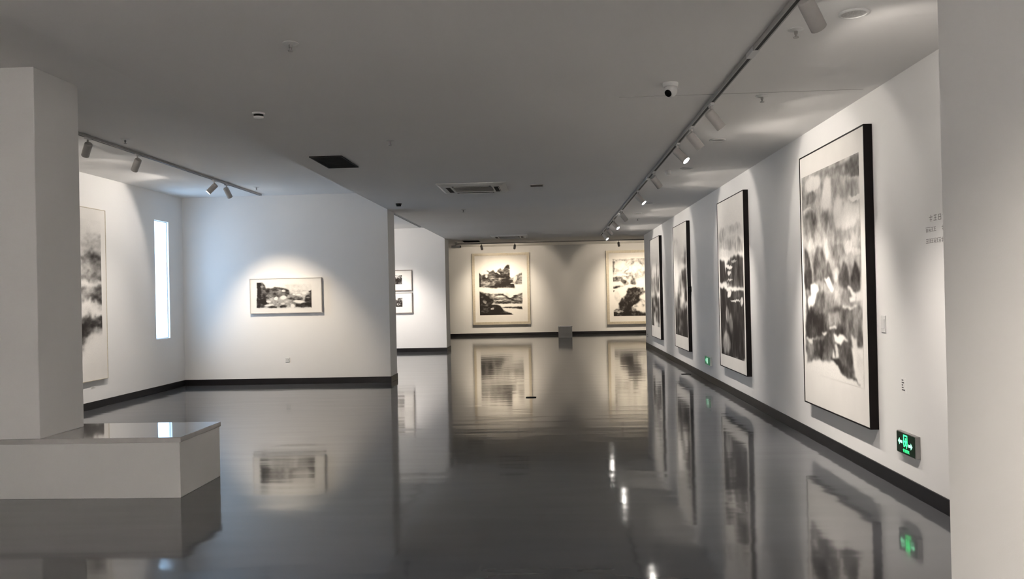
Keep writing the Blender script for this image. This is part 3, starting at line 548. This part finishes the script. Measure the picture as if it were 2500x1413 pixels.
# dome camera
t = tag(empty('security_camera', (0.97, 6.56, ZC)), 'white turret security camera on the main ceiling left of the track', 'camera')
MB().lathe([(0, 0), (0.062, 0), (0.062, -0.012), (0.055, -0.03), (0, -0.03)], 28).build('base', M_WHITE, t, smooth=True)
dv = Vector((-0.55, -0.62, -0.56)).normalized()
mx = Matrix.Translation((0, 0, -0.062)) @ dv.to_track_quat('Z', 'Y').to_matrix().to_4x4()
R_ = 0.052
pr = [(R_ * math.sin(a), -R_ * math.cos(a)) for a in np.linspace(0, math.radians(142), 12)]
bd = MB().lathe(pr + [(0, pr[-1][1])], 28, mx).build('turret', M_WHITE, t, smooth=True)
zz = pr[-1][1]
MB().lathe([(0, zz - 0.002), (0.029, zz - 0.002), (0.029, zz + 0.004), (0.024, zz + 0.006), (0, zz + 0.006)], 24, mx).build('lens', M_DARK, bd, smooth=True)

# ceiling vents
def vent(label, cx, cy, z, w, l, n):
    t = tag(empty('ceiling_vent', (cx, cy, z)), label, 'vent', 'dark ceiling vents')
    f = MB(); a, b_ = w / 2, l / 2; s = 0.014
    f.box((-a, -b_, -0.012), (-a + s, b_, 0)); f.box((a - s, -b_, -0.012), (a, b_, 0)); f.box((-a + s, -b_, -0.012), (a - s, -b_ + s, 0)); f.box((-a + s, b_ - s, -0.012), (a - s, b_, 0))
    f.build('frame', M_DGREY, t)
    MB().box((-a + s, -b_ + s, -0.003), (a - s, b_ - s, 0)).build('backing', M_DARK, t)
    me = None
    for i in range(n):
        yy = -b_ + s + (i + 0.5) * (l - 2 * s) / n
        if me is None:
            o = MB().box((-a + s, -0.006, -0.011), (a - s, 0.002, -0.003)).build('slat', M_DARK, t); me = o.data
        else:
            o = bpy.data.objects.new('slat', me); COL.objects.link(o); o.parent = t
        o.location = (0, yy, 0)
vent('dark rectangular vent in the main ceiling near the ceiling edge', -2.58, 9.8, ZC, 0.38, 0.84, 20)
vent('dark vent in the far hall ceiling above the bay painting', -2.75, 28.4, ZF, 0.56, 0.62, 8)
t = tag(empty('slot_diffuser', (-0.2, 12.5, ZC)), 'narrow dark slot in the main ceiling right of the air conditioner', 'vent')
MB().box((-0.09, -0.11, -0.006), (0.09, -0.09, 0)).box((-0.09, 0.09, -0.006), (0.09, 0.11, 0)).box((-0.1, -0.11, -0.006), (-0.09, 0.11, 0)).box((0.09, -0.11, -0.006), (0.1, 0.11, 0)).build('frame', M_GREYMETAL, t)
MB().box((-0.09, -0.09, -0.004), (0.09, 0.09, 0)).build('opening', M_DGREY, t)

# cassette air conditioners
def cassette(label, cx, cy):
    t = tag(empty('cassette_air_conditioner', (cx, cy, ZC)), label, 'air conditioner', 'ceiling air conditioners')
    W = 0.51
    f = MB()   # sloping panel ring
    bm = f.bm
    ro = [(W, 0.0), (W, -0.012), (W - 0.05, -0.036), (0.30, -0.036), (0.29, -0.01)]
    rings = [[bm.verts.new((sx * a, sy * a, z)) for sx, sy in ((-1, -1), (1, -1), (1, 1), (-1, 1))] for a, z in ro]
    for p_, q_ in zip(rings[:-1], rings[1:]):
        for i in range(4):
            j = (i + 1) % 4; bm.faces.new((p_[i], p_[j], q_[j], q_[i]))
    f.build('panel', M_WHITE, t)
    MB().box((-0.29, -0.29, -0.012), (0.29, 0.29, -0.001)).build('filter', M_DGREY, t)
    for i in range(9):
        yy = -0.26 + i * 0.065
        MB().box((-0.29, yy - 0.012, -0.03), (0.29, yy + 0.012, -0.022)).build('grille_bar', mat('grille_grey', (0.18, 0.17, 0.16), 0.5, noise=(10, 0.05)), t)
    for k in range(4):
        rot = Matrix.Rotation(k * math.pi / 2, 4, 'Z')
        s = MB().box((-0.29, 0.325, -0.0375), (0.29, 0.405, -0.035)); bmesh.ops.transform(s.bm, matrix=rot, verts=s.bm.verts[:])
        so = s.build('outlet_slot', M_DARK, t)
        l = MB().box((-0.262, 0.392, -0.044), (0.262, 0.398, -0.036)); bmesh.ops.transform(l.bm, matrix=rot, verts=l.bm.verts[:])
        l.build('louvre', M_WHITE, so)
    for sx, sy in ((-1, -1), (1, -1), (1, 1), (-1, 1)):
        MB().box((sx * 0.42 - 0.03, sy * 0.42 - 0.03, -0.038), (sx * 0.42 + 0.03, sy * 0.42 + 0.03, -0.03), 0.003).build('corner_cap', M_WHITE, t)
cassette('square ceiling air conditioner in the middle of the main ceiling', -1.16, 12.5)
cassette('distant ceiling air conditioner at the far end of the main ceiling', -1.17, 23.2)

# far bullet camera
t = tag(empty('bullet_camera', (-3.35, 28.9, ZF)), 'white bullet camera on the far hall ceiling beside the partition end', 'camera')
MB().lathe([(0, 0), (0.05, 0), (0.05, -0.02), (0.018, -0.03), (0.018, -0.12), (0, -0.12)], 20).build('mount', M_WHITE, t, smooth=True)
hd = MB().box((-0.16, -0.06, -0.2), (0.16, 0.06, -0.1), 0.012).build('housing', M_WHITE, t)
MB().box((0.155, -0.05, -0.19), (0.175, 0.05, -0.11), 0.004).build('front_glass', M_DARK, hd)

# ------------------------------------------------------------------ things on the right wall
def strokes(mb, x, z, s, pattern, th=0.0012, wd=None):
    wd = wd or s * 0.09
    for (a, b_, c_, d) in pattern:
        x0, x1 = sorted((x + a * s, x + c_ * s)); z0, z1 = sorted((z + b_ * s, z + d * s))
        mb.box((x0 - wd / 2, -th, z0 - wd / 2), (x1 + wd / 2, 0, z1 + wd / 2))
GLY = [[(.1,.9,.9,.9),(.1,.9,.1,.1),(.9,.9,.9,.1),(.1,.5,.9,.5),(.1,.1,.9,.1)],
       [(.0,.7,1,.7),(.5,1,.5,0),(.2,.3,.8,.3)], [(.1,.9,.9,.9),(.5,.9,.5,.1),(.0,.1,1,.1),(.2,.5,.8,.5)],
       [(.2,1,.2,0),(.0,.7,.4,.7),(.6,.9,1,.9),(.6,.5,1,.5),(.8,.9,.8,0)], [(.0,.95,1,.95),(.2,.6,.8,.6),(.2,.3,.8,.3),(.2,.6,.2,0),(.8,.6,.8,0)]]
# wall lettering; local x runs to the viewer's right (towards the camera)
t = tag(empty('wall_lettering', (XR, 6.12, 1.90), RZ_R), 'three lines of small grey lettering on the wall beside the near wall end', 'lettering')
rnd = random.Random(4)
for li, (x0, z, s, n, gap) in enumerate(((0.06, 0.155, 0.045, 14, 1.5), (0.0, 0.082, 0.034, 30, 1.2), (0.0, 0.0, 0.034, 34, 1.15))):
    mb = MB()
    for k in range(n):
        if li == 1 and k in (4, 5): continue
        strokes(mb, x0 + k * s * gap, z, s, GLY[rnd.randrange(5)])
    mb.build('text_line', M_INK, t)

def exit_sign(label, y, z, w, h, near):
    t = tag(empty('exit_sign', (XR, y, z), RZ_R), label, 'sign')
    a = w / 2
    MB().box((-a, -0.034, 0), (a, 0, h), 0.004).build('housing', mat('sign_housing_grey', (0.16, 0.155, 0.15), 0.45, noise=(12, 0.05)) if near else M_WHITE, t)
    MB().box((-a + 0.006, -0.0375, 0.006), (a - 0.018, -0.034, h - 0.006), 0.001).build('face', M_SIGN if near else M_SIGNGREEN, t)
    y0 = -0.0385; S = h / 0.165
    def pl(pts, m=M_GLOW, nm='pictogram'):
        mb = MB().poly([(x * S, zz_ * S) for x, zz_ in pts], 0.0015); o = mb.build(nm, m, t); o.location = (0, y0 + 0.0012, 0); return o
    g = M_GLOW if near else M_GLOWWHITE
    if near:
        # doorway
        pl([(-.04,.07),(-.04,.150),(.03,.150),(.03,.07),(.02,.07),(.02,.139),(-.03,.139),(-.03,.07)], g, 'door_outline')
        # running figure
        pl([(-.006,.128),(.006,.128),(.009,.121),(.006,.113),(-.006,.113),(-.009,.121)], g, 'figure_head')
        pl([(-.02,.108),(.012,.110),(.03,.092),(.024,.086),(.008,.098),(.004,.080),(.022,.066),(.018,.050),(.010,.052),(.012,.063),(-.006,.072),(-.020,.058),(-.038,.058),(-.038,.067),(-.022,.068),(-.008,.084),(-.010,.098),(-.02,.097),(-.028,.084),(-.035,.088)], g, 'running_figure')
        # arrows to both sides
        pl([(-.135,.09),(-.108,.115),(-.108,.100),(-.06,.100),(-.06,.080),(-.108,.080),(-.108,.065)], M_GLOWPALE, 'left_arrow')
        pl([(.115,.078),(.088,.103),(.088,.088),(.045,.088),(.045,.068),(.088,.068),(.088,.053)], M_GLOWPALE, 'right_arrow')
        mb = MB()
        for k in range(4): strokes(mb, (-.05 + k * .029) * S, .018 * S, .024 * S, GLY[(k * 2 + 1) % 5], 0.0015)
        o = mb.build('sign_text', g, t); o.location = (0, y0 + 0.0012, 0)
    else:
        pl([(-.07,.03),(-.07,.135),(.05,.135),(.05,.03)], M_GLOWWHITE, 'white_panel')
        pl([(-.16,.085),(-.12,.12),(-.12,.05)], M_GLOWPALE, 'left_arrow')
    return t
exit_sign('glowing green exit sign low on the right wall, nearest the camera', 6.465, 0.30, 0.345, 0.168, True)
exit_sign('small green exit sign low on the wall between second and third paintings', 14.56, 0.29, 0.48, 0.15, False)

t = tag(empty('light_switch', (XR, 6.92, 1.22), RZ_R), 'white switch plate on the right wall beside the nearest painting', 'switch')
MB().box((-0.043, -0.009, 0), (0.043, 0, 0.14), 0.003).build('plate', M_WHITE, t)
MB().box((-0.03, -0.013, 0.03), (0.03, -0.009, 0.11), 0.002).build('rocker', M_WHITE, t)
t = tag(empty('caption_card', (XR, 6.565, 0.765), RZ_R), 'small white caption card with dark lines above the near exit sign', 'label')
MB().box((-0.04, -0.002, 0), (0.04, 0, 0.115)).build('card', M_WALL, t)
mb = MB()
for k, (x0, x1) in enumerate(((-.03, .0), (-.03, .01), (-.03, -.005), (-.03, .0), (-.03, .025))):
    mb.box((x0, -0.003, 0.094 - k * 0.019), (x1, -0.002, 0.103 - k * 0.019))
mb.build('printed_lines', mat('caption_ink', (0.1, 0.1, 0.1), 0.7, noise=(30, 0.1)), t)
t = tag(empty('caption_card', (XR, 23.9, 0.26), RZ_R), 'small caption card with dark lines at the far end of the right wall', 'label')
MB().box((-0.14, -0.006, 0), (0.14, 0, 0.13)).build('card', M_WHITE, t)
MB().box((-0.11, -0.007, 0.03), (0.04, -0.006, 0.05)).box((-0.11, -0.007, 0.08), (0.08, -0.006, 0.10)).build('printed_lines', M_INK, t)
t = tag(empty('caption_card', (XL, 12.17, 0.31), RZ_L), 'tiny caption card under the pale-framed painting on the left wall', 'label')
MB().box((-0.06, -0.006, 0), (0.06, 0, 0.035)).build('card', M_WHITE, t)
MB().box((-0.05, -0.007, 0.008), (0.03, -0.006, 0.013)).box((-0.05, -0.007, 0.02), (0.01, -0.006, 0.026)).build('printed_lines', M_INK, t)
t = tag(empty('frame_clip', (XR, 16.27, 1.57), RZ_R), 'small black clip on the near edge of the third painting', 'clip')
MB().box((-0.025, -0.07, 0), (0.03, 0, 0.11), 0.008).build('body', M_DARK, t)
MB().box((0.03, -0.05, 0.03), (0.06, -0.02, 0.07), 0.006).build('knob', M_DARK, t)

# socket on the middle partition
t = tag(empty('wall_socket', (-5.0, YW1, 0.415)), 'white socket plate low on the middle partition wall', 'socket')
MB().box((-0.043, -0.009, 0), (0.043, 0, 0.086), 0.003).build('plate', M_WHITE, t)
for x in (-0.014, 0.014): MB().box((x - 0.003, -0.0098, 0.03), (x + 0.003, -0.0088, 0.05)).build('contact_slot', M_DARK, t)

# ------------------------------------------------------------------ things on the floor
t = tag(empty('pedestal', (0.44, 29.75, 0)), 'low pale grey pedestal in front of the far wall', 'pedestal')
MB().box((-0.245, -0.245, 0), (0.245, 0.245, 0.395), 0.004).build('body', M_WALL, t)
MB().box((-0.255, -0.255, 0.395), (0.255, 0.255, 0.42), 0.004).build('top', M_STONE, t)
def floor_plate(label, x, y, w, l):
    t = tag(empty('dark_floor_plate', (x, y, 0)), label, 'socket', 'floor sockets')
    MB().box((-w / 2, -l / 2, 0), (w / 2, l / 2, 0.006), 0.002).build('plate', M_DGREY, t)
    MB().box((-w / 2 + 0.015, -l / 2 + 0.015, 0.006), (w / 2 - 0.015, l / 2 - 0.015, 0.009), 0.001).build('lid', M_DARK, t)
floor_plate('small dark floor socket in the middle of the glossy floor', -0.36, 12.73, 0.16, 0.12)
floor_plate('small dark plate in place of a floor streak beside the right skirting', 2.52, 15.9, 0.18, 0.12)  # plate drawn in place of a dark streak on the floor
